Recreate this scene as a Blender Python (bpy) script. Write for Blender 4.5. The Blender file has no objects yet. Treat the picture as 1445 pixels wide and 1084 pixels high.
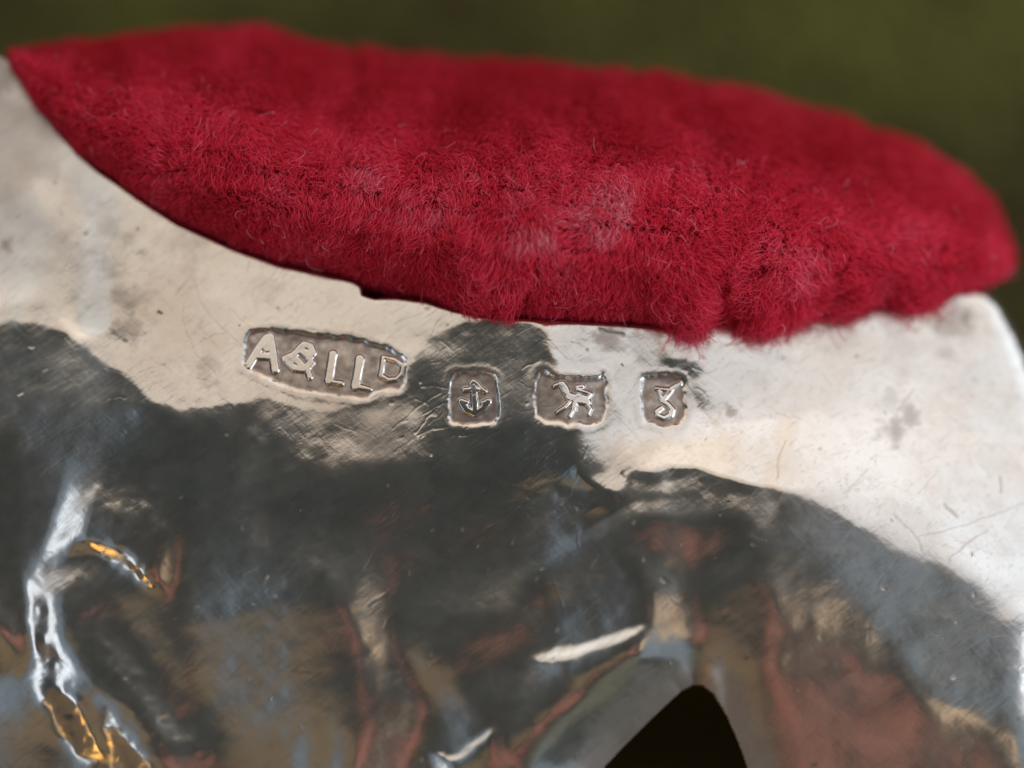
import bpy, math, random, time
import numpy as np
from mathutils import Matrix, Vector

scene = bpy.context.scene
scene.unit_settings.system = 'METRIC'
scene.unit_settings.scale_length = 0.01          # one unit is one centimetre: the view is about 3.2 cm wide
S = 3.2 / 1445.0                                 # centimetres per photograph pixel in the plane of focus
CAMZ = 12.0

# ------------------------------------------------------------------ camera
cam_d = bpy.data.cameras.new('camera')
cam = bpy.data.objects.new('camera', cam_d)
scene.collection.objects.link(cam)
cam.location = (0, 0, CAMZ)
cam.rotation_euler = (0, 0, 0)
cam_d.sensor_width = 36.0
cam_d.lens = 36.0 * CAMZ / 3.2
cam_d.clip_start = 0.1
cam_d.clip_end = 500.0
cam_d.dof.use_dof = True
cam_d.dof.focus_distance = CAMZ + 0.0
cam_d.dof.aperture_fstop = 0.15
scene.camera = cam

# ------------------------------------------------------------------ world, exposure
world = bpy.data.worlds.new('World')
scene.world = world
world.use_nodes = True
world.node_tree.nodes['Background'].inputs['Color'].default_value = (0.84, 1.0, 0.94, 1)
world.node_tree.nodes['Background'].inputs['Strength'].default_value = 0.043
scene.view_settings.view_transform = 'Standard'
scene.view_settings.look = 'None'
scene.view_settings.exposure = 0.0
scene.view_settings.gamma = 1.0
scene.cycles.max_bounces = 8

# ------------------------------------------------------------------ lamps
RL = 30.0
SILV = 0.66                                       # reflectance of the worn silver
def tdir(tx, ty):
    n = Vector((tx, ty, 1)).normalized()
    return 2 * n.z * n - Vector((0, 0, 1))
LAMPS = {}
def area(name, c, u, v, hu, hv, rgb):
    r = u.cross(v)
    L = bpy.data.lights.new(name, 'AREA')
    L.shape = 'RECTANGLE'; L.size = 2 * hu; L.size_y = 2 * hv
    m = max(rgb)
    L.color = (rgb[0] / m, rgb[1] / m, rgb[2] / m)
    L.energy = m * math.pi * 4 * hu * hv / SILV
    o = bpy.data.objects.new(name, L)
    scene.collection.objects.link(o)
    M = Matrix((u, v, r)).transposed().to_4x4()
    M.translation = c
    o.matrix_world = M
    LAMPS[name] = (c, u, v, hu, hv, rgb)
def lamp_box(name, x0, x1, y0, y1, rgb):          # a lamp that fills a small window of directions
    r = tdir((x0 + x1) / 2, (y0 + y1) / 2)
    a = tdir(x1, (y0 + y1) / 2) - tdir(x0, (y0 + y1) / 2)
    v = tdir((x0 + x1) / 2, y1) - tdir((x0 + x1) / 2, y0)
    hv = RL * v.length / 2 / math.sqrt(1 - (v.length / 2) ** 2)
    hu = RL * a.length / 2 / math.sqrt(1 - (a.length / 2) ** 2)
    u = (a - r * a.dot(r)).normalized()
    v = r.cross(u)
    area(name, r * RL, u, v, hu, hv, rgb)
# the bank of windows over the object: three panes in one plane
PH = math.radians(53.5)
pr, pu, pv = Vector((0, math.sin(PH), math.cos(PH))), Vector((-1, 0, 0)), Vector((0, -math.cos(PH), math.sin(PH)))
pv = -pv                                          # points up the pane
pu = pv.cross(pr)
def pane(name, X0, X1, Y0, Y1, rgb):
    c = pr * RL + pv * ((Y0 + Y1) / 2) + Vector(((X0 + X1) / 2, 0, 0))
    area(name, c, pu, pv, abs(X1 - X0) / 2, (Y1 - Y0) / 2, rgb)
for row, y0, y1, g in (('lower', -12.95, -6.6, 0.86), ('middle', -6.5, 0.0, 1.05), ('upper', 0.1, 15.5, 1.3)):
    for col, x0, x1, rgb in (('left', -33.0, -11.0, (0.63, 0.60, 0.565)), ('centre', -10.8, 8.7, (0.68, 0.575, 0.475)), ('right', 8.9, 26.0, (0.70, 0.665, 0.645)), ('far_right', 26.1, 46.0, (0.72, 0.74, 0.77))):
        pane('window_%s_%s' % (row, col), x0, x1, y0, y1, tuple(q * g * 1.06 for q in rgb))
lamp_box('side_window', 0.48, 1.0, -0.35, 0.25, (2.3, 2.45, 2.6))
lamp_box('blue_glow', 0.262, 0.46, -0.32, 0.20, (0.115, 0.145, 0.175))  # added dim blue emitter, tints reflections on the right
lamp_box('cream_lamp', 0.205, 0.26, -0.10, 0.08, (0.62, 0.42, 0.25))
lamp_box('olive_glow', 0.0, 0.26, -0.43, -0.24, (0.085, 0.080, 0.050))  # added emitter, gives the left leg its olive reflection
lamp_box('grey_glow', 0.10, 0.62, -0.80, -0.44, (0.105, 0.090, 0.078))  # added too, for a grey-brown band beside the gap
lamp_box('brown_glow', -0.21, -0.02, -0.37, -0.01, (0.125, 0.080, 0.038))  # added warm emitter for the brown areas mirrored low down
lamp_box('gold_lamp', -0.44, -0.25, -0.49, -0.385, (2.2, 1.12, 0.24))
lamp_box('cream_glow_left', -0.40, -0.33, -0.37, -0.23, (0.62, 0.42, 0.25))  # second cream emitter, added for the streaks at lower left
lamp_box('low_window', -0.50, -0.355, -0.19, 0.20, (1.0, 1.1, 1.2))
lamp_box('low_blue_glow', -0.35, -0.215, -0.19, 0.18, (0.095, 0.125, 0.160))  # added dim emitter behind the mirrored blue patches
lamp_box('ochre_glow', -0.80, -0.42, -0.55, -0.22, (0.085, 0.048, 0.022))  # added to colour the right leg's inner edge

# ------------------------------------------------------------------ small tools
rng = np.random.RandomState(7)
def wx(px): return (np.asarray(px, float) - 722.5) * S
def wy(py): return (542.0 - np.asarray(py, float)) * S
def vnoise(X, Y, scale, seed):
    """smooth value noise, -1..1"""
    r = np.random.RandomState(seed)
    T = r.uniform(-1, 1, (64, 64))
    a = X / scale + 1000.37; b = Y / scale + 1000.71
    i = np.floor(a).astype(int); j = np.floor(b).astype(int)
    f = a - i; g = b - j
    f = f * f * f * (f * (6 * f - 15) + 10); g = g * g * g * (g * (6 * g - 15) + 10)
    i0, i1, j0, j1 = i % 64, (i + 1) % 64, j % 64, (j + 1) % 64
    return (T[j0, i0] * (1 - f) + T[j0, i1] * f) * (1 - g) + (T[j1, i0] * (1 - f) + T[j1, i1] * f) * g
def smooth(e0, e1, x):
    t = np.clip((x - e0) / (e1 - e0), 0, 1)
    return t * t * (3 - 2 * t)
def inpoly(X, Y, poly):
    r = np.zeros(X.shape, bool); n = len(poly); j = n - 1
    for i in range(n):
        xi, yi = poly[i]; xj, yj = poly[j]
        if yi != yj:
            r ^= ((yi > Y) != (yj > Y)) & (X < (xj - xi) * (Y - yi) / (yj - yi) + xi)
        j = i
    return r
def segdist(X, Y, poly, closed=True):
    d = np.full(X.shape, 1e9); n = len(poly)
    for i in range(n if closed else n - 1):
        x0, y0 = poly[i]; x1, y1 = poly[(i + 1) % n]; dx, dy = x1 - x0, y1 - y0
        t = np.clip(((X - x0) * dx + (Y - y0) * dy) / (dx * dx + dy * dy + 1e-9), 0, 1)
        d = np.minimum(d, np.hypot(X - x0 - t * dx, Y - y0 - t * dy))
    return d
def chaikin(poly, n=2):
    p = np.array(poly, float)
    for _ in range(n):
        q = np.roll(p, -1, 0)
        p = np.stack([0.78 * p + 0.22 * q, 0.22 * p + 0.78 * q], 1).reshape(-1, 2)
    return [tuple(a) for a in p]
def link(name, data, parent=None, mat=None):
    o = bpy.data.objects.new(name, data)
    scene.collection.objects.link(o)
    if parent: o.parent = parent
    if mat: data.materials.append(mat)
    return o
def mesh_from(name, co, faces, normals=None, attrs=None):
    """quads only"""
    me = bpy.data.meshes.new(name)
    nv, nf = len(co), len(faces)
    me.vertices.add(nv); me.vertices.foreach_set('co', np.asarray(co, np.float32).ravel())
    me.loops.add(nf * 4); me.polygons.add(nf)
    me.loops.foreach_set('vertex_index', np.asarray(faces, np.int32).ravel())
    me.polygons.foreach_set('loop_start', np.arange(0, nf * 4, 4, dtype=np.int32))
    me.polygons.foreach_set('use_smooth', np.ones(nf, bool))
    me.update(calc_edges=True)
    for k, a in (attrs or {}).items():
        at = me.attributes.new(k, 'FLOAT', 'POINT'); at.data.foreach_set('value', np.asarray(a, np.float32))
    if normals is not None:
        me.normals_split_custom_set_from_vertices(np.asarray(normals, np.float32))
    return me

# ------------------------------------------------------------------ materials
def new_mat(name):
    m = bpy.data.materials.new(name); m.use_nodes = True
    nt = m.node_tree; nt.nodes.clear()
    return m, nt, nt.nodes.new, nt.links.new
def make_silver(name):
    m, nt, N, K = new_mat(name)
    out = N('ShaderNodeOutputMaterial')
    tc = N('ShaderNodeTexCoord')
    def noise(scale, detail=4, rough=0.55, stretch=None, rot=0.0):
        n = N('ShaderNodeTexNoise'); n.inputs['Scale'].default_value = scale
        n.inputs['Detail'].default_value = detail; n.inputs['Roughness'].default_value = rough
        if stretch:
            mp = N('ShaderNodeMapping'); mp.vector_type = 'TEXTURE'; mp.inputs['Scale'].default_value = stretch
            mp.inputs['Rotation'].default_value = (0, 0, math.radians(rot))
            K(tc.outputs['Object'], mp.inputs['Vector']); K(mp.outputs['Vector'], n.inputs['Vector'])
        else:
            K(tc.outputs['Object'], n.inputs['Vector'])
        return n.outputs['Fac']
    def ramp(fac, p0, c0, p1, c1):
        r = N('ShaderNodeValToRGB'); e = r.color_ramp.elements
        e[0].position = p0; e[0].color = (*c0, 1); e[1].position = p1; e[1].color = (*c1, 1)
        K(fac, r.inputs['Fac']); return r.outputs['Color']
    def mix(fac, a, b, mode='MIX'):
        x = N('ShaderNodeMix'); x.data_type = 'RGBA'; x.blend_type = mode
        for s, v in ((0, fac), (6, a), (7, b)):
            if isinstance(v, (int, float)): x.inputs[s].default_value = v
            elif isinstance(v, tuple): x.inputs[s].default_value = (*v, 1)
            else: K(v, x.inputs[s])
        return x.outputs[2]
    def math_(op, a, b=0.0):
        x = N('ShaderNodeMath'); x.operation = op
        for s, v in ((0, a), (1, b)):
            if isinstance(v, (int, float)): x.inputs[s].default_value = v
            else: K(v, x.inputs[s])
        return x.outputs[0]
    st = N('ShaderNodeAttribute'); st.attribute_name = 'stain_and_shade'
    du = N('ShaderNodeAttribute'); du.attribute_name = 'dull'
    # colour: worn silver, thin brown tarnish in patches, dirt in stamps and smudges, dark reflections painted in
    c = mix(ramp(noise(2.6, 6, 0.6), 0.45, (0, 0, 0), 0.75, (0.75, 0.75, 0.75)), (SILV, SILV * 0.985, SILV * 0.965), (0.54, 0.475, 0.42))
    c = mix(ramp(noise(11, 8, 0.72), 0.50, (0, 0, 0), 0.70, (0.5, 0.5, 0.5)), c, (0.50, 0.45, 0.41))
    c = mix(ramp(noise(70, 4, 0.6, (8.0, 1.0, 1.0), 40), 0.56, (0, 0, 0), 0.72, (0.4, 0.4, 0.4)), c, (0.40, 0.36, 0.33))
    c = mix(ramp(noise(34, 5, 0.7), 0.60, (0, 0, 0), 0.78, (0.5, 0.5, 0.5)), c, (0.36, 0.31, 0.275))
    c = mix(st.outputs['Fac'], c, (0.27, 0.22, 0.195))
    # fine wear
    b1 = noise(60, 3, 0.5, (6.0, 1.0, 1.0), 32)
    b2 = noise(70, 3, 0.5, (7.0, 1.0, 1.0), -47)
    b3 = noise(55, 3, 0.6)
    b4 = noise(9, 2, 0.5)
    hsum = math_('ADD', math_('ADD', math_('MULTIPLY', b1, 0.55), math_('MULTIPLY', b2, 0.45)),
                 math_('ADD', math_('MULTIPLY', b3, 0.35), math_('MULTIPLY', b4, 1.2)))
    bump = N('ShaderNodeBump'); bump.inputs['Strength'].default_value = 1.0
    bump.inputs['Distance'].default_value = 0.0005
    K(hsum, bump.inputs['Height'])
    rg = math_('ADD', math_('MULTIPLY', noise(14, 5, 0.65), 0.16), 0.045)
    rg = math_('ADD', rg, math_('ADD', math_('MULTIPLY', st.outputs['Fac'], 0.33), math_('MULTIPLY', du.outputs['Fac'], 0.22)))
    g1 = N('ShaderNodeBsdfAnisotropic'); g1.distribution = 'MULTI_GGX'
    K(c, g1.inputs['Color']); K(rg, g1.inputs['Roughness']); K(bump.outputs['Normal'], g1.inputs['Normal'])
    g2 = N('ShaderNodeBsdfAnisotropic'); g2.distribution = 'MULTI_GGX'
    K(c, g2.inputs['Color']); g2.inputs['Roughness'].default_value = 0.44
    K(bump.outputs['Normal'], g2.inputs['Normal'])
    ms = N('ShaderNodeMixShader')
    hz = math_('ADD', math_('MULTIPLY', noise(5, 7, 0.75), 0.22), -0.02)
    K(hz, ms.inputs['Fac']); K(g1.outputs[0], ms.inputs[1]); K(g2.outputs[0], ms.inputs[2])
    K(ms.outputs[0], out.inputs['Surface'])
    return m
silver = make_silver('worn_silver')

def make_cloth():
    m, nt, N, K = new_mat('olive_cloth')
    out = N('ShaderNodeOutputMaterial'); tc = N('ShaderNodeTexCoord')
    n = N('ShaderNodeTexNoise'); n.inputs['Scale'].default_value = 1.1; n.inputs['Detail'].default_value = 5
    K(tc.outputs['Object'], n.inputs['Vector'])
    r = N('ShaderNodeValToRGB'); e = r.color_ramp.elements
    e[0].position = 0.40; e[0].color = (0.080, 0.068, 0.026, 1)
    e[1].position = 0.66; e[1].color = (0.17, 0.175, 0.045, 1)
    K(n.outputs['Fac'], r.inputs['Fac'])
    w = N('ShaderNodeTexNoise'); w.inputs['Scale'].default_value = 22; w.inputs['Detail'].default_value = 3
    K(tc.outputs['Object'], w.inputs['Vector'])
    mx = N('ShaderNodeMix'); mx.data_type = 'RGBA'; mx.blend_type = 'MULTIPLY'; mx.inputs[0].default_value = 0.6
    K(r.outputs['Color'], mx.inputs[6]); K(w.outputs['Fac'], mx.inputs[7])
    b = N('ShaderNodeBump'); b.inputs['Distance'].default_value = 0.05; K(w.outputs['Fac'], b.inputs['Height'])
    p = N('ShaderNodeBsdfPrincipled'); p.inputs['Roughness'].default_value = 0.95
    p.inputs['Specular IOR Level'].default_value = 0.1
    K(mx.outputs[2], p.inputs['Base Color']); K(b.outputs['Normal'], p.inputs['Normal'])
    K(p.outputs[0], out.inputs['Surface'])
    return m
cloth_mat = make_cloth()

def make_velvet(name, strands):
    m, nt, N, K = new_mat(name)
    out = N('ShaderNodeOutputMaterial')
    p = N('ShaderNodeBsdfPrincipled')
    p.inputs['Roughness'].default_value = 0.55
    p.inputs['Specular IOR Level'].default_value = 0.25
    p.inputs['Sheen Weight'].default_value = 0.5
    p.inputs['Sheen Tint'].default_value = (1.0, 0.45, 0.6, 1)
    if strands:
        a = N('ShaderNodeAttribute'); a.attribute_name = 'tint'
        r = N('ShaderNodeValToRGB'); e = r.color_ramp.elements
        e[0].position = 0.0; e[0].color = (0.66, 0.012, 0.032, 1)
        e[1].position = 1.0; e[1].color = (0.95, 0.55, 0.65, 1)
        x = e.new(0.5); x.color = (0.93, 0.060, 0.145, 1)
        x = e.new(0.8); x.color = (0.95, 0.20, 0.33, 1)
        K(a.outputs['Fac'], r.inputs['Fac'])
        K(r.outputs['Color'], p.inputs['Base Color'])
        t = N('ShaderNodeBsdfTranslucent'); K(r.outputs['Color'], t.inputs['Color'])
        ms = N('ShaderNodeMixShader'); ms.inputs['Fac'].default_value = 0.5
        K(p.outputs[0], ms.inputs[1]); K(t.outputs[0], ms.inputs[2]); K(ms.outputs[0], out.inputs['Surface'])
    else:
        p.inputs['Base Color'].default_value = (0.22, 0.004, 0.012, 1)
        K(p.outputs[0], out.inputs['Surface'])
    return m
velvet_base = make_velvet('red_velvet_ground', False)
velvet_pile = make_velvet('red_velvet_pile', True)

# ------------------------------------------------------------------ the cloth below
GROUND_Z = -1.6
def build_cloth():
    n = 181
    a = np.linspace(-1, 1, n); a = np.sign(a) * np.abs(a) ** 1.6 * 40
    X, Y = np.meshgrid(a, a)
    Z = GROUND_Z - 0.12 + 0.10 * vnoise(X, Y, 2.2, 3) * np.exp(-(np.hypot(X, Y) / 14) ** 2)
    Z = np.minimum(Z, GROUND_Z - 0.02)
    idx = np.arange(n * n).reshape(n, n)
    f = np.stack([idx[:-1, :-1], idx[:-1, 1:], idx[1:, 1:], idx[1:, :-1]], -1).reshape(-1, 4)
    o = link('ground_cloth', mesh_from('ground_cloth', np.stack([X, Y, Z], -1).reshape(-1, 3), f), None, cloth_mat)
    o['kind'] = 'structure'; o['label'] = 'dark olive green cloth lying out of focus under the pincushion'; o['category'] = 'cloth'
build_cloth()

# ------------------------------------------------------------------ the silver: outline and relief
RIM = [(-170, 20), (-60, 62), (0, 78), (18, 88), (38, 118), (60, 150), (85, 185), (110, 213), (140, 240), (175, 263), (250, 313), (330, 349),
       (400, 373), (470, 388), (500, 394), (511, 402), (512, 414), (528, 419), (560, 418), (600, 423), (640, 436), (700, 446), (760, 450), (850, 455), (930, 459), (1000, 456),
       (1100, 441), (1200, 424), (1300, 411), (1372, 404), (1396, 411), (1415, 428), (1432, 458), (1449, 492), (1480, 570),
       (1530, 720), (1580, 880), (1600, 1000)]
OUTLINE = RIM + [(1606, 1150), (1580, 1250), (-120, 1250), (-170, 1200)]
HOLE = [(800, 1150), (840, 1098), (880, 1055), (930, 1006), (962, 977), (980, 968), (992, 970), (1005, 980), (1025, 1012), (1041, 1048), (1054, 1085), (1066, 1130), (1082, 1200), (1100, 1300), (690, 1300), (752, 1205)]

# where the beaten sheet leans, region by region (tilt of the surface: right +x, up +y)
C = {
 'warm': (-0.13, 0.10, 0.31, 0.62), 'cool': (0.20, 0.46, 0.31, 0.62), 'coolL': (-0.45, -0.26, 0.31, 0.60),
 'gap': (-0.20, -0.10, 0.262, 0.275), 'half': (-0.10, 0.40, 0.255, 0.275), 'ridge': (-0.2, 0.05, 0.24, 0.27),
 'dark': (-0.15, 0.20, 0.10, 0.21), 'darkU': (-0.15, 0.22, 0.13, 0.225), 'darkR': (0.08, 0.22, 0.09, 0.20), 'side': (0.55, 0.80, -0.20, 0.40),
 'blueg': (0.28, 0.44, -0.29, 0.17), 'skin': (0.01, 0.17, -0.19, -0.01), 'cream': (0.215, 0.25, -0.09, 0.07), 'olive': (0.03, 0.24, -0.41, -0.27),
 'creamL': (-0.39, -0.34, -0.34, -0.24), 'brown': (-0.19, -0.05, -0.34, -0.04), 'gold': (-0.36, -0.27, -0.47, -0.40),
 'white': (-0.47, -0.37, -0.16, 0.17), 'sill': (-0.33, -0.22, -0.11, -0.08), 'blue': (-0.335, -0.23, -0.16, 0.16), 'free': (-9, 9, -9, 9)}
NAMES = list(C)
REG = [
 ('dark', [(-400, -400), (1900, -400), (1900, 1600), (-400, 1600)]),
 ('warm', [(-400, -200), (860, -200), (900, 300), (900, 700), (815, 674), (822, 655), (828, 630), (825, 605), (800, 600), (790, 520), (780, 500), (770, 480), (765, 462), (700, 452), (650, 447), (615, 470), (598, 490), (570, 522), (575, 555), (520, 568), (470, 580), (400, 570), (355, 562), (330, 568), (300, 572), (235, 572), (210, 560), (185, 535), (150, 515), (120, 485), (85, 462), (40, 450), (0, 458), (-400, 470)]),
 ('cool', [(830, 300), (830, 455), (765, 462), (770, 480), (780, 500), (790, 520), (800, 600), (825, 605), (828, 630), (822, 655), (815, 674), (870, 665), (950, 657), (1020, 667), (1100, 690), (1160, 713), (1200, 738), (1250, 760), (1300, 783), (1350, 805), (1400, 835), (1425, 862), (1900, 1000), (1900, -200), (830, -200)]),
 ('coolL', [(-400, 100), (0, 250), (85, 300), (60, 448), (-400, 455)]),
 ('coolL', [(110, 230), (160, 280), (160, 440), (140, 480), (112, 470), (100, 380)]),
 ('gap', [(85, 180), (190, 290), (185, 480), (160, 490), (150, 400), (140, 300)]),
 ('coolL', [(-400, -200), (0, -200), (0, 200), (-400, 220)]),
 ('half', [(360, 566), (420, 575), (500, 585), (575, 560), (610, 590), (610, 640), (520, 650), (420, 650), (385, 600)]),
 ('darkU', [(600, 495), (620, 470), (650, 447), (765, 455), (772, 485), (785, 515), (790, 600), (822, 612), (824, 640), (812, 672), (700, 690), (560, 690), (600, 640), (590, 570)]),
 ('half', [(878, 472), (935, 466), (950, 500), (930, 545), (905, 540), (903, 508), (880, 497)]),
 ('darkU', [(935, 505), (985, 500), (993, 540), (998, 582), (975, 570), (966, 535), (940, 545)]),
 ('darkU', [(0, 458), (40, 452), (85, 465), (118, 488), (148, 518), (183, 540), (208, 564), (235, 576), (330, 575), (380, 640), (380, 680), (0, 680)]),
 ('side', [(1432, 870), (1500, 860), (1700, 1000), (1700, 1300), (1470, 1300), (1450, 1040), (1430, 990), (1424, 930)]),
 ('blueg', [(1090, 700), (1160, 722), (1200, 745), (1300, 790), (1400, 845), (1424, 880), (1414, 950), (1425, 1010), (1330, 1010), (1290, 960), (1230, 860), (1150, 760)]),
 ('darkR', [(1060, 740), (1100, 705), (1150, 770), (1230, 870), (1285, 960), (1250, 950), (1225, 880), (1200, 850), (1160, 838), (1136, 800), (1132, 860), (1112, 780)]),
 ('skin', [(905, 728), (1000, 738), (1060, 730), (1050, 775), (1000, 800), (930, 800), (905, 770)]),
 ('skin', [(1095, 868), (1140, 866), (1200, 895), (1240, 955), (1330, 1010), (1420, 1020), (1430, 1300), (1090, 1300), (1040, 990), (1000, 960), (1010, 920), (1060, 860)]),
 ('brown', [(1020, 820), (1065, 800), (1095, 860), (1075, 900), (1060, 960), (1000, 960), (985, 940), (1000, 880)]),
 ('cream', [(1060, 772), (1090, 758), (1116, 780), (1134, 864), (1098, 868), (1084, 808)]),
 ('cream', [(1134, 800), (1160, 832), (1202, 844), (1232, 876), (1258, 950), (1228, 952), (1200, 896), (1158, 880), (1140, 860)]),
 ('olive', [(690, 1090), (800, 985), (905, 915), (965, 925), (900, 985), (800, 1090)]),
 ('blue', [(775, 840), (815, 805), (905, 800), (912, 830), (905, 882), (830, 902), (775, 915)]),
 ('skin', [(625, 945), (690, 880), (738, 882), (740, 915), (655, 962)]),
 ('blue', [(600, 985), (640, 975), (690, 1000), (670, 1045), (625, 1055)]),
 ('skin', [(470, 1300), (500, 1060), (540, 1000), (600, 985), (602, 1030), (560, 1084), (560, 1300)]),
 ('blue', [(552, 880), (572, 880), (625, 955), (640, 975), (602, 980), (570, 930)]),
 ('ridge', [(668, 862), (740, 795), (830, 740), (900, 705), (905, 720), (840, 760), (770, 810), (690, 875)]),
 ('brown', [(265, 850), (330, 860), (400, 840), (500, 850), (500, 1000), (420, 1300), (270, 1300), (290, 1000)]),
 ('creamL', [(418, 1000), (438, 1000), (430, 1300), (412, 1300)]),
 ('creamL', [(468, 1005), (485, 1005), (482, 1300), (462, 1300)]),
 ('brown', [(150, 810), (200, 840), (262, 940), (272, 1010), (240, 1040), (190, 930)]),
 ('white', [(45, 815), (58, 850), (60, 910), (100, 960), (180, 1050), (230, 1100), (230, 1300), (150, 1100), (75, 985), (45, 915), (40, 850)]),
 ('blue', [(48, 800), (70, 800), (90, 870), (180, 960), (235, 1070), (200, 1060), (110, 960), (65, 905), (60, 850)]),
 ('brown', [(-300, 880), (20, 880), (30, 940), (0, 1000), (60, 1000), (130, 1084), (150, 1300), (-300, 1300)]),
 ('gold', [(62, 980), (95, 992), (120, 1040), (104, 1060), (72, 1030)]),
 ('gold', [(-60, 880), (8, 885), (22, 930), (5, 960), (-60, 960)]),
]
PX0, PX1, PY0, PY1, ST = -180, 1626, -40, 1262, 3.0
gx = np.arange(PX0, PX1 + 1, ST); gy = np.arange(PY0, PY1 + 1, ST)
GX, GY = np.meshgrid(gx, gy)
def poisson_solver(ny, nx, lam):
    ky = 2 - 2 * np.cos(2 * np.pi * np.arange(2 * ny) / (2 * ny)); kx = 2 - 2 * np.cos(2 * np.pi * np.arange(nx + 1) / (2 * nx))
    Kk = ky[:, None] + kx[None, :]; Kk[0, 0] = 1
    G = -1.0 / (Kk + lam * Kk * Kk); G[0, 0] = 0
    def f(P, Q):
        div = np.zeros_like(P)
        div[:, :-1] += P[:, :-1]; div[:, 1:] -= P[:, :-1]
        div[:-1, :] += Q[:-1, :]; div[1:, :] -= Q[:-1, :]
        e = np.concatenate([div, div[:, ::-1]], 1); e = np.concatenate([e, e[::-1]], 0)
        return np.fft.irfft2(np.fft.rfft2(e) * G, s=e.shape)[:ny, :nx]
    return f
LAMPBOX = [(-0.9, 1.2, 0.24, 0.95), (0.46, 1.05, -0.4, 0.3), (0.235, 0.48, -0.34, 0.21), (-0.04, 0.26, -0.9, 0.04), (0.2, 0.26, -0.1, 0.07),
           (-0.52, 0.0, -0.48, 0.0), (-0.52, -0.20, -0.2, 0.21), (-0.82, -0.4, -0.57, -0.20)]
def beat_silver():
    """the sheet whose slopes best follow the regions above (a closed, integrable surface)"""
    h = None
    for st, iters, lam in ((6.0, 170, 0.12), (3.0, 40, 0.25)):
        ax_, ay_ = np.arange(PX0, PX1 + 1, st), np.arange(PY0, PY1 + 1, st)
        AX, AY = np.meshgrid(ax_, ay_)
        WX = AX + 4 * vnoise(AX, AY, 26, 11) + 2.5 * vnoise(AX, AY, 11, 12)
        WY = AY + 4 * vnoise(AX, AY, 24, 13) + 2.5 * vnoise(AX, AY, 12, 14)
        L = np.zeros(AX.shape, int)
        for k, (nm, poly) in enumerate(REG):
            L[inpoly(WX, WY, poly if k == 0 else chaikin(poly))] = NAMES.index(nm)
        hd = segdist(AX, AY, HOLE); hs = np.where(inpoly(AX, AY, HOLE), -hd, hd)
        L[hs < 25] = NAMES.index('free')
        isdark = np.isin(L, [NAMES.index(q) for q in ('dark', 'darkU', 'darkR')])
        B = np.array([C[n] for n in NAMES]); x0, x1, y0, y1 = [B[L, i] for i in range(4)]
        k = 0.5 / CAMZ + 0.5 / RL
        ox, oy = -wx(AX) * k, -wy(AY) * k
        cell = st * S
        tx = np.clip(0, x0, x1) * 1.0; ty = np.clip(0.0, y0, y1) * 1.0
        tx = np.where(L == NAMES.index('cool'), 0.22 + 0.2 * np.clip((AX - 830) / 600, 0, 1), tx)
        ty = np.where(L == NAMES.index('darkU'), 0.17, ty); ty = np.where(L == NAMES.index('dark'), 0.15, ty)
        ty = np.where(np.isin(L, [NAMES.index(q) for q in ('warm', 'cool', 'coolL')]), 0.40 + 0.09 * vnoise(AX, AY, 150, 16), ty)
        sol = poisson_solver(len(ay_), len(ax_), lam)
        if h is not None:
            h = cubic(cubic(h, (ax_ - PX0) / 6.0, 1), (ay_ - PY0) / 6.0, 0)
        for it in range(iters):
            if h is None or it:
                h = sol(-(tx + ox) * cell, (ty + oy) * cell)
            px = np.zeros_like(h); qy = np.zeros_like(h)
            px[:, :-1] = np.diff(h, axis=1); qy[:-1] = np.diff(h, axis=0)
            cx = -px / cell - ox; cy = qy / cell - oy
            ax = np.clip(cx, x0, x1); ay = np.clip(cy, y0, y1)
            clear = isdark & (np.hypot(cx, cy) < 0.7)
            for b0, b1, b2, b3 in LAMPBOX:
                clear &= ~((cx > b0) & (cx < b1) & (cy > b2) & (cy < b3))
            ax = np.where(clear, cx, ax); ay = np.where(clear, cy, ay)
            tx = ax + 0.6 * (ax - cx); ty = ay + 0.6 * (ay - cy)
    return h
def cubic(a, pos, axis):
    i = np.clip(np.floor(pos).astype(int), 1, a.shape[axis] - 3); f = pos - i
    w = [-.5 * f + f ** 2 - .5 * f ** 3, 1 - 2.5 * f ** 2 + 1.5 * f ** 3, .5 * f + 2 * f ** 2 - 1.5 * f ** 3, -.5 * f ** 2 + .5 * f ** 3]
    sh = [1, 1]; sh[axis] = -1
    return sum(np.take(a, i + k - 1, axis=axis) * w[k].reshape(sh) for k in range(4))
t_ = time.time()
H = beat_silver()
print('silver relief', round(time.time() - t_, 1), 's')
def blur3(a, k=(0.2, 0.6, 0.2)):
    a = np.pad(a, 1, mode='edge')
    a = k[0] * a[:-2] + k[1] * a[1:-1] + k[2] * a[2:]
    return k[0] * a[:, :-2] + k[1] * a[:, 1:-1] + k[2] * a[:, 2:]
H = blur3(H)
Hs = H
for _ in range(34): Hs = blur3(Hs, (0.25, 0.5, 0.25))
soft = np.maximum(smooth(300, 220, GX) * smooth(460, 400, GY), smooth(690, 770, GY + 25 * vnoise(GX, GY, 80, 15)))
H = H + (Hs - H) * soft
H -= H[int((560 - PY0) / ST), int((700 - PX0) / ST)]

# fine grid, densest round the stamps
def grid1(a, b, d0, d1, coarse, fine):
    return np.concatenate([np.arange(a, d0, coarse), np.arange(d0, d1, fine), np.arange(d1, b + 0.1, coarse)])
fx = grid1(-176, 1612, 332, 1006, 2.3, 1.15); fy = grid1(14, 1252, 440, 616, 2.3, 1.15)
FX, FY = np.meshgrid(fx, fy)
Z = cubic(cubic(H, (fx - PX0) / ST, 1), (fy - PY0) / ST, 0)

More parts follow.
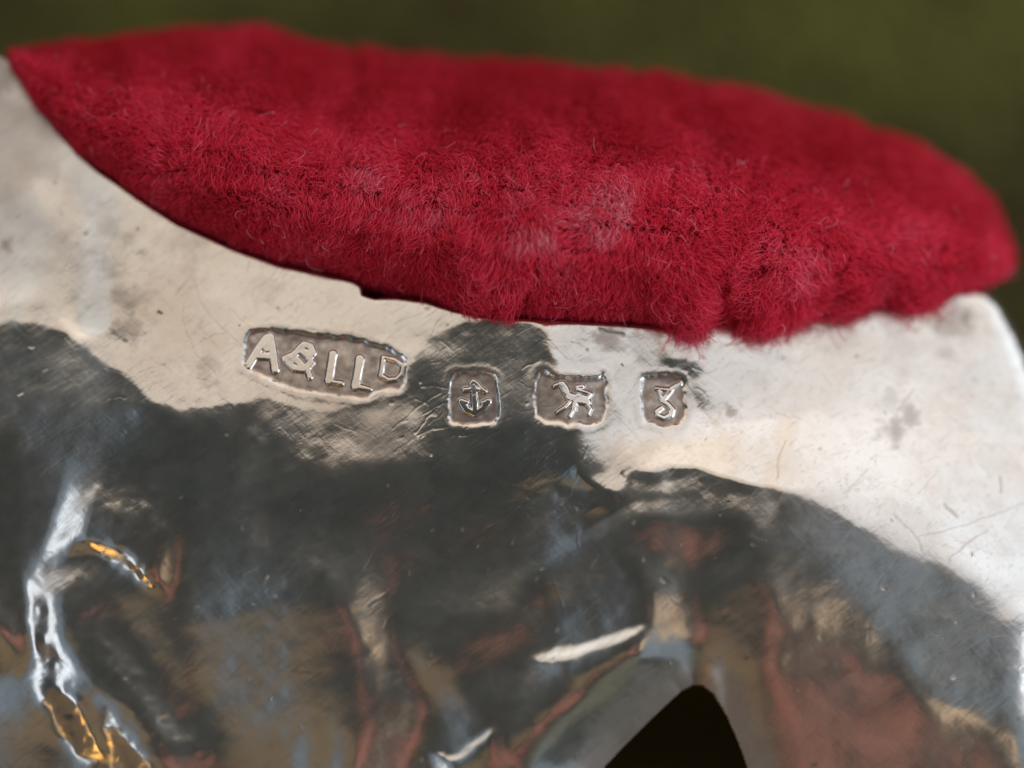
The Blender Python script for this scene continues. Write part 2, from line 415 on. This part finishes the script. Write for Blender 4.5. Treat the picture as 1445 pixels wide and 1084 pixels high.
# slight hammering, dents, pits and scratches
Z += 0.0011 * vnoise(FX, FY, 46, 21) + 0.00035 * vnoise(FX, FY, 19, 22)
stain_and_shade = np.zeros_like(Z)  # dirt and tarnish, plus dark reflections put in as colour
dull = smooth(330, 120, FX + 0.25 * FY + 30 * vnoise(FX, FY, 60, 35)) * smooth(470, 400, FY)   # rubbed matt on the left shoulder
dull = np.maximum(dull, 0.27 * smooth(690, 780, FY + 40 * vnoise(FX, FY, 90, 37)))
dull = np.maximum(dull, 0.3 * smooth(0.1, 0.7, vnoise(FX, FY, 130, 36)))
def groove(path, w, depth, st=0.0):
    global Z
    xs = [p[0] for p in path]; ys = [p[1] for p in path]
    i0, i1 = np.searchsorted(fx, (min(xs) - 3 * w, max(xs) + 3 * w)); j0, j1 = np.searchsorted(fy, (min(ys) - 3 * w, max(ys) + 3 * w))
    if i1 <= i0 or j1 <= j0: return
    sl = (slice(j0, j1), slice(i0, i1))
    d = segdist(FX[sl] + 1.5 * vnoise(FX[sl], FY[sl], 9, 5), FY[sl] + 1.5 * vnoise(FX[sl], FY[sl], 9, 6), path, False)
    g = np.exp(-(d / w) ** 2)
    Z[sl] -= depth * g
    stain_and_shade[sl] = np.maximum(stain_and_shade[sl], st * g)
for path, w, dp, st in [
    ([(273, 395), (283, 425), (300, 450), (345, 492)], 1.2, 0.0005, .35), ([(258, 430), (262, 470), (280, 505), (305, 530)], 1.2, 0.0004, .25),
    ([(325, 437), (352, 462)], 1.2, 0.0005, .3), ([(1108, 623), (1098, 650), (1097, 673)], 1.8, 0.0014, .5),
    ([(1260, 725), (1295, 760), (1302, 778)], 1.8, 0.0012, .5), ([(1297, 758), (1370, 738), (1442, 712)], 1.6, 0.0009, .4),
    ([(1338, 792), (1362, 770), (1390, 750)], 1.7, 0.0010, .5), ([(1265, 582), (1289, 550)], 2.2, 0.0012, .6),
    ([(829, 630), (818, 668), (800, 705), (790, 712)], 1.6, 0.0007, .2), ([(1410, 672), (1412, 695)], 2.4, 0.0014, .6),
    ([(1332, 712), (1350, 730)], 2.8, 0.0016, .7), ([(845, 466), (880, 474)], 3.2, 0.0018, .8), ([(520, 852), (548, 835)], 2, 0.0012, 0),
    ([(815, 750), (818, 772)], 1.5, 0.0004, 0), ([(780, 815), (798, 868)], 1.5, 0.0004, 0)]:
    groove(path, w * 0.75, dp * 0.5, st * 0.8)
rr = random.Random(4)
for k in range(900):                               # hairline scratches
    x, y = rr.uniform(0, 1445), rr.uniform(120, 1080)
    a = rr.choice([rr.gauss(0.75, 0.25), rr.gauss(-0.5, 0.3), rr.uniform(0, 3.14)]); l = rr.uniform(8, 60) * rr.random() + 8
    groove([(x, y), (x + l * .5 * math.cos(a + .08), y - l * .5 * math.sin(a + .08)), (x + l * math.cos(a), y - l * math.sin(a))],
           rr.uniform(0.9, 1.5), rr.uniform(0.00005, 0.00022), 0.25 * rr.random())
for k in range(130):                               # a net of fine lines on the flat below the stamps
    x, y = rr.gauss(680, 90), rr.gauss(690, 60)
    a = rr.gauss(0.45, 0.2); l = rr.uniform(15, 70)
    groove([(x, y), (x + l * .5 * math.cos(a + .1), y - l * .5 * math.sin(a + .1)), (x + l * math.cos(a), y - l * math.sin(a))], rr.uniform(0.9, 1.6), rr.uniform(0.0001, 0.0003))
for k in range(150):                               # pits with dirt in them
    x, y = rr.uniform(0, 1445), rr.uniform(150, 1080)
    groove([(x, y), (x + rr.uniform(-4, 4), y + rr.uniform(-3, 3))], rr.uniform(1.2, 2.6), rr.uniform(0.0003, 0.0011), rr.uniform(0.3, 0.9))
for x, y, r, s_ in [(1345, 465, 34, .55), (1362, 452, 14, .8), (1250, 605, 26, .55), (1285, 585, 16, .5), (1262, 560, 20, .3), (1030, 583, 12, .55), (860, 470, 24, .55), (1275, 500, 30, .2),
                    (375, 590, 30, .2), (540, 600, 60, .25), (10, 350, 14, .55), (2, 100, 34, .6), (10, 190, 85, .4), (150, 320, 30, .25), (162, 370, 24, .32), (170, 420, 22, .36), (178, 468, 20, .34), (185, 440, 26, .3), (1180, 470, 40, .15), (380, 420, 26, .22), (270, 350, 30, .25), (300, 520, 22, .25), (360, 740, 26, .3)]:  # left streak and top-left corner are dark reflections painted in; the rest smudges
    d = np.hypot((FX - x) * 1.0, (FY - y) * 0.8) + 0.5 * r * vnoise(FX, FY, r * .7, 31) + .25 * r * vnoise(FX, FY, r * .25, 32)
    stain_and_shade = np.maximum(stain_and_shade, s_ * smooth(r * 1.15, r * 0.1, d))

# small ledges shaped to catch bright reflections: a quick step that eases out again on one side
def highlight_ledge(path, w, step, ease, side=1):
    global Z
    p = np.array(path, float)
    for _ in range(2):
        p = np.concatenate([p[:1], np.stack([0.75 * p[:-1] + 0.25 * p[1:], 0.25 * p[:-1] + 0.75 * p[1:]], 1).reshape(-1, 2), p[-1:]])
    lo, hi = p.min(0) - ease * 1.3 - 10, p.max(0) + ease * 1.3 + 10
    i0, i1 = np.searchsorted(fx, (lo[0], hi[0])); j0, j1 = np.searchsorted(fy, (lo[1], hi[1]))
    sl = (slice(j0, j1), slice(i0, i1)); X, Y = FX[sl], FY[sl]
    best = np.full(X.shape, 1e9); sd = np.zeros(X.shape); par = np.zeros(X.shape)
    seg = np.hypot(*np.diff(p, axis=0).T); tot = seg.sum(); acc = 0
    for (x0, y0), (x1, y1), l in zip(p[:-1], p[1:], seg):
        dx, dy = (x1 - x0) / l, (y1 - y0) / l
        a = (X - x0) * dx + (Y - y0) * dy; ac = np.clip(a, 0, l)
        d = np.hypot(X - x0 - ac * dx, Y - y0 - ac * dy); s_ = (X - x0) * dy - (Y - y0) * dx    # + lies to the left of the path as drawn on the page
        m = d < best
        best = np.where(m, d, best); sd = np.where(m, np.sign(s_) * d, sd); par = np.where(m, acc + a, par); acc += l
    cd = p[-1] - p[0]; cpar = ((X - p[0, 0]) * cd[0] + (Y - p[0, 1]) * cd[1]) / (cd @ cd)
    ends = smooth(0, 0.28, cpar) * smooth(1, 0.72, cpar)
    q = sd * side + 2.0 * vnoise(X, Y, 30, 55) + 2.2 * vnoise(X, Y, 13, 58)
    w = w * (1 + 0.2 * vnoise(X, Y, 30, 57))
    far = smooth(ease, ease * 0.3, best)
    Z[sl] += step * ends * far * (0.5 + 0.5 * np.tanh(2.2 * q / w)) * np.where(q > 0, smooth(ease, w * 0.5, q), 1)
highlight_ledge([(50, 800), (95, 772), (130, 769), (175, 788), (205, 815), (250, 855)], 26, 0.026, 170)
highlight_ledge([(34, 770), (46, 830), (54, 905), (90, 965), (150, 1035), (215, 1105), (270, 1180)], 40, 0.034, 150)
highlight_ledge([(30, 950), (78, 990), (104, 1032), (140, 1100)], 30, 0.026, 60)
highlight_ledge([(735, 930), (790, 924), (830, 910), (870, 900), (930, 880)], 13, 0.0115, 80, -1)
highlight_ledge([(596, 1056), (640, 1072), (670, 1050), (710, 1014)], 13, 0.010, 70, -1)
# the four stamps: sunk field, device left standing
STAMPS = {
 'maker_mark': dict(out=[(345, 466), (368, 460), (445, 468), (507, 475), (540, 485), (566, 497), (578, 512), (576, 543), (566, 555), (548, 553), (527, 558), (519, 566), (465, 561), (403, 550), (352, 526), (338, 516), (341, 488)], depth=0.0060, wall=9, pieces=[
     ('letter', [([(351, 515), (364, 494), (376, 477)], 9), ([(381, 476), (385, 497), (388, 521)], 9), ([(364, 502), (386, 504)], 8), ([(378, 478), (376, 492)], 9)]),
     ('letter', [([(402, 507), (414, 501), (423, 493), (430, 487), (438, 490), (441, 498), (435, 505)], 8), ([(424, 494), (432, 500)], 9), ([(435, 505), (440, 512), (434, 520), (437, 532)], 7), ([(406, 510), (414, 519), (428, 521), (436, 514)], 8), ([(414, 505), (424, 514)], 9)]),
     ('letter', [([(470, 500), (467, 516), (464, 537)], 9), ([(464, 538), (482, 541)], 5)]),
     ('letter', [([(508, 506), (505, 524), (501, 545)], 9), ([(501, 545), (522, 549)], 5)]),
     ('letter', [([(541, 504), (537, 530)], 5), ([(541, 504), (557, 508), (569, 516)], 5), ([(569, 516), (567, 528), (559, 535), (548, 536), (537, 530)], 5)])]),
 'anchor_mark': dict(out=[(633, 530), (645, 521), (666, 523), (686, 521), (701, 529), (707, 552), (708, 588), (699, 600), (681, 602), (666, 605), (648, 602), (638, 602), (631, 592), (630, 565)], depth=0.0060, wall=8, pieces=[
     ('anchor', [([(668, 546), (670, 581)], 7), ([(655, 550), (671, 549), (684, 552)], 5), ([(664, 542), (668, 538), (673, 541), (684, 552)], 4), ([(651, 567), (658, 578), (670, 583), (682, 576), (689, 567)], 7), ([(652, 566), (659, 568)], 4), ([(688, 566), (681, 569)], 4)])]),
 'lion_mark': dict(out=[(752, 531), (760, 520), (770, 519), (777, 527), (802, 531), (827, 531), (843, 529), (852, 524), (859, 536), (860, 573), (857, 592), (848, 601), (827, 603), (812, 600), (802, 607), (791, 600), (771, 601), (758, 595), (751, 584)], depth=0.0070, wall=9, pieces=[
     ('lion', [([(782, 545), (791, 541)], 4.5), ([(791, 542), (797, 552), (806, 562)], 6.5), ([(803, 560), (812, 563)], 9), ([(812, 564), (829, 567)], 8), ([(793, 543), (799, 553)], 8), ([(816, 560), (826, 563)], 8), ([(812, 566), (810, 577)], 5.5), ([(810, 577), (804, 587)], 3.6), ([(827, 568), (833, 577)], 5), ([(833, 577), (831, 585)], 3.6), ([(829, 562), (834, 556), (825, 553), (815, 550), (814, 546), (822, 545)], 3.8), ([(806, 565), (797, 575)], 4), ([(797, 575), (786, 582)], 3.6)])]),
 'date_mark': dict(out=[(902, 531), (920, 527), (948, 528), (966, 533), (970, 560), (971, 587), (960, 602), (942, 603), (936, 606), (920, 600), (908, 598), (902, 587), (901, 560)], depth=0.0056, wall=8, pieces=[
     ('letter', [([(926, 548), (941, 550)], 4), ([(930, 552), (933, 562)], 3.5), ([(960, 542), (949, 548), (940, 559), (935, 566), (942, 570), (949, 578), (947, 586), (937, 590), (928, 586), (927, 581), (934, 576)], 5.5)])]),
}
piece_id = np.zeros(Z.shape, int)                   # 0 body, then one number for every stamp field and device
PIECES = [('body', None)]
wob = (1.6 * vnoise(FX, FY, 12, 41) + 0.8 * vnoise(FX, FY, 5, 42))
for sname, s in STAMPS.items():
    o = chaikin(s['out'], 1)
    d = segdist(FX, FY, o); d = np.where(inpoly(FX, FY, o), d, -d) + wob
    sunk = smooth(0, s['wall'], d)
    PIECES.append((sname, None)); sid = len(PIECES) - 1
    piece_id[d > -0.5] = sid
    rel = np.zeros_like(Z)
    for pname, strokes in s['pieces']:
        r = np.zeros_like(Z)
        for path, w in strokes:
            dd = segdist(FX, FY, path, False) + 0.35 * wob
            r = np.maximum(r, smooth(w * 0.66 + 1.6, w * 0.66 - 1.5, dd))
        PIECES.append((pname, sid)); piece_id[(r > 0.3) & (d > 0)] = len(PIECES) - 1
        rel = np.maximum(rel, r)
    deep = sunk * (1 - rel)
    Z -= s['depth'] * deep * (1 + 0.10 * vnoise(FX, FY, 10, 43))
    Z += 0.0005 * np.exp(-((d + 4) / 4.0) ** 2)     # metal pushed up round the punch
    stain_and_shade = np.maximum(stain_and_shade, smooth(0.35, 0.95, deep) * (0.72 + 0.22 * vnoise(FX, FY, 9, 44) + 0.12 * vnoise(FX, FY, 4, 48) + 0.3 * smooth(16, 5, d)))
    stain_and_shade = np.maximum(stain_and_shade, 0.30 * smooth(-14, 2, d) * smooth(16, 2, d) * (0.5 + 0.5 * vnoise(FX, FY, 13, 45)))
stain_and_shade = np.clip(stain_and_shade, 0, 1)

# the edges roll away: thin lip at the opening, full round at the legs and the flank
od = segdist(FX, FY, OUTLINE); inside = inpoly(FX, FY, OUTLINE); od = np.where(inside, od, -od)
hole_d = segdist(FX, FY, HOLE); in_hole = inpoly(FX, FY, HOLE); od = np.minimum(od, np.where(in_hole, -hole_d, hole_d)); inside &= ~in_hole
rim_d = segdist(FX, FY, [q for q in RIM if q[0] < 1380], False)
rest_d = segdist(FX, FY, [q for q in OUTLINE[len(RIM) - 1:]] + [OUTLINE[0]], False)
flank_d = segdist(FX, FY, [q for q in RIM if q[0] > 1370], False)
for dd, R, amt in ((rim_d, 7.0, 0.6), (rest_d, 45.0, 0.9), (flank_d, 30.0, 0.35)):
    t = np.clip(np.where(inside, dd, 0) / R, 0, 1)
    Z -= R * S * amt * (1 - np.sqrt(np.clip(1 - (1 - t) ** 2, 0, 1)))

t = np.clip(np.where(inside, hole_d, 0) / 95.0, 0, 1)
Z -= 95.0 * S * (0.30 - 0.20 * smooth(975, 1030, FX)) * (1 - t) ** 2                # the legs turn gently towards the gap
stain_and_shade = np.maximum(stain_and_shade, 0.72 * smooth(52, 6, hole_d + 9 * vnoise(FX, FY, 17, 46)))  # darker tone round the gap, painted in to subdue bright reflections
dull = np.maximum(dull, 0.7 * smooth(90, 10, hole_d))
# mesh: keep what lies inside, snap the border onto the outline
ny, nx = Z.shape
VX, VY = FX.copy(), FY.copy()
keepv = od > -0.5
fk = (od > 0)
face_in = fk[:-1, :-1] | fk[:-1, 1:] | fk[1:, 1:] | fk[1:, :-1]
gyo, gxo = np.gradient(od, fy, fx)
sn = (od < 0.0) & (od > -8)
gl = np.maximum(np.hypot(gxo, gyo), 0.3)
VX = np.where(sn, FX - od * gxo / gl ** 2, FX); VY = np.where(sn, FY - od * gyo / gl ** 2, FY)
zy, zx = np.gradient(Z, fy * S, fx * S)
NRM = np.stack([-zx, zy, np.ones_like(Z)], -1); NRM /= np.linalg.norm(NRM, axis=-1, keepdims=True)
k3 = (CAMZ - Z) / CAMZ                               # the relief is drawn as seen from the lens, so spread it with depth
CO = np.stack([wx(VX) * k3, wy(VY) * k3, Z], -1).reshape(-1, 3)
NR = NRM.reshape(-1, 3); STN = stain_and_shade.reshape(-1); DUL = dull.reshape(-1)
idx = np.arange(ny * nx).reshape(ny, nx)
quads = np.stack([idx[1:, :-1], idx[1:, 1:], idx[:-1, 1:], idx[:-1, :-1]], -1)
fid = piece_id[:-1, :-1]

root = bpy.data.objects.new('silver_pincushion', None)
scene.collection.objects.link(root)
root.location = (0, 0, GROUND_Z)
root['label'] = 'worn hallmarked silver pincushion filled with a red velvet cushion'
root['category'] = 'pincushion'
OFF = np.array([0, 0, -GROUND_Z])
def sub_mesh(name, mask):
    q = quads[mask]
    used = np.unique(q); rm = np.full(ny * nx, -1); rm[used] = np.arange(len(used))
    return mesh_from(name, CO[used] + OFF, rm[q], NR[used], {'stain_and_shade': STN[used], 'dull': DUL[used]})
objs = {}
for k, (nm, par) in enumerate(PIECES):
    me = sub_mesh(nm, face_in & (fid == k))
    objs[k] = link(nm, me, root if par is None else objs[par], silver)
LABELS = {'maker_mark': 'oblong sunk stamp with the letters A and L L D', 'anchor_mark': 'sunk square stamp with a small anchor',
          'lion_mark': 'wavy edged sunk stamp with a walking lion', 'date_mark': 'narrow sunk stamp with a curled date letter'}
for k, (nm, par) in enumerate(PIECES):
    if nm in LABELS: objs[k]['label'] = LABELS[nm]

# side walls of the body down to the cloth (and the turned edge under the cushion)
def build_walls():
    q = quads[face_in].reshape(-1, 4)
    e = np.concatenate([q[:, [0, 1]], q[:, [1, 2]], q[:, [2, 3]], q[:, [3, 0]]])
    key = np.minimum(e[:, 0], e[:, 1]).astype(np.int64) * (ny * nx) + np.maximum(e[:, 0], e[:, 1])
    u, inv, cnt = np.unique(key, return_inverse=True, return_counts=True)
    be = e[cnt[inv] == 1]
    used = np.unique(be); rm = np.full(ny * nx, -1); rm[used] = np.arange(len(used)); b = rm[be]; n = len(used)
    p = CO[used]
    g = np.stack([gxo.reshape(-1)[used], -gyo.reshape(-1)[used]], -1); g /= np.maximum(np.linalg.norm(g, axis=1, keepdims=True), 1e-6)
    rings = [p]
    for off, z in ((0.01, 0.03), (0.02, 0.10), (0.05, 0.6)):
        r = p.copy(); r[:, :2] += g * off; r[:, 2] -= z; rings.append(r)
    r = p.copy(); r[:, :2] += g * 0.1; r[:, 2] = GROUND_Z; rings.append(r)
    co = np.concatenate(rings)
    f = [np.stack([b[:, 1] + k * n, b[:, 0] + k * n, b[:, 0] + (k + 1) * n, b[:, 1] + (k + 1) * n], -1) for k in range(len(rings) - 1)]
    me = mesh_from('side_wall', co + OFF, np.concatenate(f), None, {'stain_and_shade': np.full(len(co), 0.25)})
    link('side_wall', me, root, silver)
build_walls()

# ------------------------------------------------------------------ the velvet cushion
BOT = np.array([(16, 86), (60, 150), (110, 213), (175, 263), (250, 313), (330, 349), (400, 373), (470, 388), (560, 415), (640, 434), (760, 449), (850, 454), (930, 458), (1000, 454), (1100, 440), (1200, 425), (1300, 408), (1372, 398), (1408, 391), (1422, 384)], float)
TOP = np.array([(16, 86), (60, 80), (120, 74), (200, 66), (250, 56), (300, 52), (350, 53), (400, 58), (430, 68), (500, 78), (600, 86), (700, 92), (800, 100), (900, 110), (1000, 128), (1100, 153), (1200, 186), (1300, 226), (1356, 260), (1392, 300), (1412, 345), (1422, 384)], float)
def arc(P):
    d = np.concatenate([[0], np.cumsum(np.hypot(*np.diff(P, axis=0).T))]); return d / d[-1]
def along(P, u):
    a = arc(P); return np.interp(u, a, P[:, 0]), np.interp(u, a, P[:, 1])
def silver_z(px, py):
    i = np.clip(np.searchsorted(fx, px), 0, nx - 1); j = np.clip(np.searchsorted(fy, py), 0, ny - 1)
    return Z[j, i]
uu_ = np.linspace(0, 1, 200)
bx_, by_ = along(BOT, uu_)
rimz_ = silver_z(bx_, by_ + 14)
kk = np.ones(15) / 15
rimz_ = np.convolve(np.pad(rimz_, 7, mode='edge'), kk, 'valid')
VK = np.array([-0.06, 0.0, 0.05, 0.12, 0.25, 0.40, 0.55, 0.70, 0.85, 1.0, 1.15, 1.3])
ZK = np.array([-0.30, -0.10, -0.01, 0.06, 0.11, 0.10, 0.03, -0.10, -0.30, -0.66, -1.1, -1.7])
def cushion(u, v):
    bx, by = along(BOT, u); tx, ty = along(TOP, u)
    vv = np.clip(v, -0.06, 1.0)
    px = bx + (tx - bx) * vv; py = by + (ty - by) * vv
    over = np.clip(v - 1.0, 0, 1)
    py = py + over * 120 * np.sin(np.pi * u)          # the far side turns under again
    amp = np.clip(np.sin(np.pi * u), 0, 1) ** 0.6
    z = np.interp(u, uu_, rimz_) + np.maximum(np.interp(v, VK, ZK), -1.05) * (0.25 + 0.75 * amp)
    z = z + 0.007 * vnoise(px, py, 60, 51) * np.sin(np.pi * np.clip(v, 0, 1)) * amp
    k = (CAMZ - z) / CAMZ
    return np.stack([wx(px) * k, wy(py) * k, z], -1), px, py
def build_cushion():
    U = np.linspace(0, 1, 181); V = np.linspace(-0.06, 1.3, 71)
    UU, VV = np.meshgrid(U, V)
    p, px, py = cushion(UU.ravel(), VV.ravel())
    idx = np.arange(UU.size).reshape(UU.shape)
    f = np.stack([idx[:-1, :-1], idx[:-1, 1:], idx[1:, 1:], idx[1:, :-1]], -1).reshape(-1, 4)
    cu = link('velvet_cushion', mesh_from('velvet_cushion', p + OFF, f), root, velvet_base)
    cu['label'] = 'plump cushion of crimson velvet with a worn tousled pile'
    return cu
cushion_o = build_cushion()

def build_pile(n=300000):
    r = np.random.RandomState(17)
    # even cover of the visible face by rejection on area
    u = r.uniform(0, 1, n * 4); v = r.uniform(0.0, 1.10, n * 4)
    e = 1e-3
    p0, px, py = cushion(u, v)
    pu_, _, _ = cushion(np.clip(u + e, 0, 1), v); pv_, _, _ = cushion(u, v + e)
    du = (pu_ - p0) / e; dv = (pv_ - p0) / e
    nrm = np.cross(du, dv); area_ = np.linalg.norm(nrm, axis=1)
    ok = (area_ > 1e-4) & (r.uniform(0, 1, n * 4) < np.minimum(area_ / np.percentile(area_, 90), 1))
    sel = np.where(ok)[0][:n]
    p0, u, v, px, py = p0[sel], u[sel], v[sel], px[sel], py[sel]
    nrm = nrm[sel] / area_[sel][:, None]
    nrm *= np.sign(nrm[:, 2:3] + 1e-9)
    n = len(sel)
    # how the pile lies
    fringe = np.maximum.reduce([0.75 * np.exp(-((px - 690) / 52) ** 2), np.exp(-((px - 968) / 40) ** 2), smooth(985, 1060, px) * smooth(1400, 1300, px)])
    low = np.exp(-(v / 0.22) ** 2)
    a1 = vnoise(px, py, 85, 61); a2 = vnoise(px, py, 34, 62); a3 = vnoise(px, py, 85, 63); a4 = vnoise(px, py, 30, 64)
    comb = np.stack([0.2 + 1.0 * a1 + 0.75 * a2, -0.55 + 1.0 * a3 + 0.75 * a4, np.zeros(n)], -1)
    comb[:, 1] += low * (1.1 * fringe - 0.35) - 0.0
    comb[:, 1] += 0.7 * smooth(0.6, 0.95, v)
    comb += 0.5 * r.normal(size=(n, 3)) * np.array([1, 1, 0.6])
    L = 0.048 * (0.6 + 0.7 * r.uniform(size=n)) * (1 + 0.25 * vnoise(px, py, 40, 65))
    L *= 1 + 2.2 * low * fringe * (0.55 + 0.6 * vnoise(px, py, 13, 68))
    L *= 1 - 0.45 * low * (1 - fringe)
    tang = comb - nrm * (comb * nrm).sum(1, keepdims=True)
    d = nrm * 0.75 + tang * 0.85
    d /= np.linalg.norm(d, axis=1, keepdims=True)
    tip = p0 + d * L[:, None]
    # tips gather in small tufts
    for size, amt, sd in ((27, 0.55, 71), (11, 0.55, 73)):
        cx = np.floor((px + 6 * vnoise(px, py, 15, sd)) / size).astype(int); cy = np.floor((py + 6 * vnoise(px, py, 15, sd + 1)) / size).astype(int)
        key = cx * 4096 + cy; _, inv = np.unique(key, return_inverse=True); inv = inv.ravel()
        cnt = np.bincount(inv).astype(float)
        cen = np.stack([np.bincount(inv, tip[:, k]) / cnt for k in range(3)], -1)
        tuft = r.uniform(0, 1, len(cnt))
        am = amt * tuft[inv] * (0.6 + 0.4 * r.uniform(size=n))
        tip = tip + (cen[inv] - tip) * am[:, None]
        if size == 27: tint_t = r.normal(size=len(cnt))[inv]
    # three to four points per strand, with a lazy bend
    K_ = 4
    bend = r.normal(size=(n, 3)) * L[:, None] * 0.16
    pts = np.zeros((n, K_, 3))
    root_p = p0 - nrm * 0.004
    for k in range(K_):
        t = k / (K_ - 1)
        straight = p0 + nrm * (L * 0.5)[:, None]
        pts[:, k] = (1 - t) ** 2 * root_p + 2 * t * (1 - t) * straight + t * t * tip + bend * math.sin(math.pi * t * 0.9)
    tint = 0.42 + 0.10 * r.normal(size=n) + 0.06 * tint_t + 0.10 * vnoise(px, py, 90, 66) + 0.05 * smooth(500, 1400, px)
    tint -= 0.34 * smooth(0.5, 0.8, v + 0.08 * a1)               # shade of the far side painted into the tint
    worn = smooth(0.25, 0.75, vnoise(px, py, 70, 67)) * smooth(0.1, 0.3, v) * smooth(0.75, 0.5, v)  # pale patches: soft highlights painted into the tint
    tint += 0.26 * worn * r.uniform(size=n)  # lightens the pile where the highlights are painted in
    for qx, qy, qr in ((520, 245, 60), (430, 190, 70), (1000, 235, 55), (1270, 335, 45), (780, 330, 60), (860, 300, 45), (640, 290, 50)):  # pink highlights painted on at set spots
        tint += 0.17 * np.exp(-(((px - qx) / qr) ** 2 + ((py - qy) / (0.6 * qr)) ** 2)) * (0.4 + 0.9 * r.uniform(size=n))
    rad = 0.00105 * (0.7 + 0.6 * r.uniform(size=n))
    # loose pale fibres and lint on top
    m = 420
    s2 = r.choice(np.where((v > 0.04) & (v < 0.7))[0], m, replace=False)
    ang = r.uniform(0, 2 * np.pi, m); ll = r.uniform(0.02, 0.06, m)
    base = p0[s2] + nrm[s2] * (0.75 * L[s2])[:, None]
    dirl = np.stack([np.cos(ang), np.sin(ang), 0.25 * r.normal(size=m)], -1)
    lint = np.zeros((m, K_, 3))
    cur = r.normal(size=(m, 3)) * 0.012
    for k in range(K_):
        t = k / (K_ - 1); lint[:, k] = base + dirl * (ll * (t - .5))[:, None] + cur * math.sin(math.pi * t)
    pts = np.concatenate([pts, lint]); tint = np.concatenate([tint, r.uniform(0.7, 1.0, m) ** 1.3]); rad = np.concatenate([rad, np.full(m, 0.0008)])
    n = len(pts)
    cv = bpy.data.hair_curves.new('pile')
    cv.add_curves([K_] * n)
    cv.attributes['position'].data.foreach_set('vector', (pts + OFF).astype(np.float32).ravel())
    ra = cv.attributes.new('radius', 'FLOAT', 'POINT')
    prof = np.array([1.0, 1.0, 0.85, 0.35])
    ra.data.foreach_set('value', (rad[:, None] * prof).astype(np.float32).ravel())
    ta = cv.attributes.new('tint', 'FLOAT', 'CURVE')
    ta.data.foreach_set('value', np.clip(tint, 0, 1).astype(np.float32))
    o = link('pile', cv, cushion_o, velvet_pile)
    o['kind'] = 'stuff'
build_pile()

# ------------------------------------------------------------------ the hand that holds the camera, met only in the reflections
def build_hand():
    r = tdir(0.085, -0.10); u = Vector((1, 0, 0)); u = (u - r * u.dot(r)).normalized(); v = r.cross(u); w = (Vector((0.45, 0.7, 0)) - r).normalized(); u = (u - w * u.dot(w)).normalized(); v = u.cross(-w)
    c = r * (RL + 1.0) - v * 1.0
    P, E, Rd = [], [], []
    def add(a, b, d, rad, par=None):
        P.append(c + u * a + v * b + w * d); Rd.append(rad)
        if par is not None: E.append((par, len(P) - 1))
        return len(P) - 1
    palm = add(0, -2.0, 0, (3.3, 1.9)); wrist = add(0.3, -6.5, -0.3, (2.7, 2.0), palm); add(0.6, -14, -1.0, (3.0, 2.6), wrist)
    for a, l, sp in ((-3.3, 6.3, -0.10), (-1.1, 7.3, -0.03), (1.1, 6.9, 0.04), (3.2, 5.4, 0.12)):
        k = add(a, 1.9 - abs(a) * 0.25, 0.1, (1.05, 1.0), palm)
        k = add(a + sp * l * .45, 1.9 + l * 0.42, 0.9, (0.92, 0.9), k)
        k = add(a + sp * l * .75, 1.9 + l * 0.68, 2.3, (0.84, 0.8), k)
        add(a + sp * l * .9, 1.9 + l * 0.80, 3.7, (0.68, 0.62), k)
    k = add(-3.2, -3.0, 0.6, (1.35, 1.25), palm); k = add(-5.2, -0.9, 1.5, (1.1, 1.0), k); add(-6.0, 1.6, 2.2, (0.85, 0.75), k)
    me = bpy.data.meshes.new('hand'); me.from_pydata([tuple(p) for p in P], E, []); me.update()
    o = link('hand', me)
    sk = o.modifiers.new('skin', 'SKIN'); sk.use_smooth_shade = True
    if not me.skin_vertices: bpy.context.view_layer.update()
    lay = me.skin_vertices[0].data if me.skin_vertices else None
    if lay is not None:
        for i, rr_ in enumerate(Rd): lay[i].radius = rr_; lay[i].use_root = (i == 0)
    sd = o.modifiers.new('sub', 'SUBSURF'); sd.levels = 2; sd.render_levels = 2
    m, nt, N, K = new_mat('skin')
    out = N('ShaderNodeOutputMaterial'); p = N('ShaderNodeBsdfPrincipled'); tc = N('ShaderNodeTexCoord')
    n = N('ShaderNodeTexNoise'); n.inputs['Scale'].default_value = 0.5; K(tc.outputs['Object'], n.inputs['Vector'])
    rp = N('ShaderNodeValToRGB'); e = rp.color_ramp.elements
    e[0].position = 0.35; e[0].color = (0.88, 0.34, 0.24, 1); e[1].position = 0.7; e[1].color = (0.92, 0.50, 0.41, 1)
    K(n.outputs['Fac'], rp.inputs['Fac']); K(rp.outputs['Color'], p.inputs['Base Color']); p.inputs['Roughness'].default_value = 0.55
    K(p.outputs[0], out.inputs['Surface']); me.materials.append(m)
    o['label'] = 'bare hand beside the camera, seen only as a reddish reflection in the silver'; o['category'] = 'hand'
build_hand()

print('script', round(time.time() - t_, 1), 's')
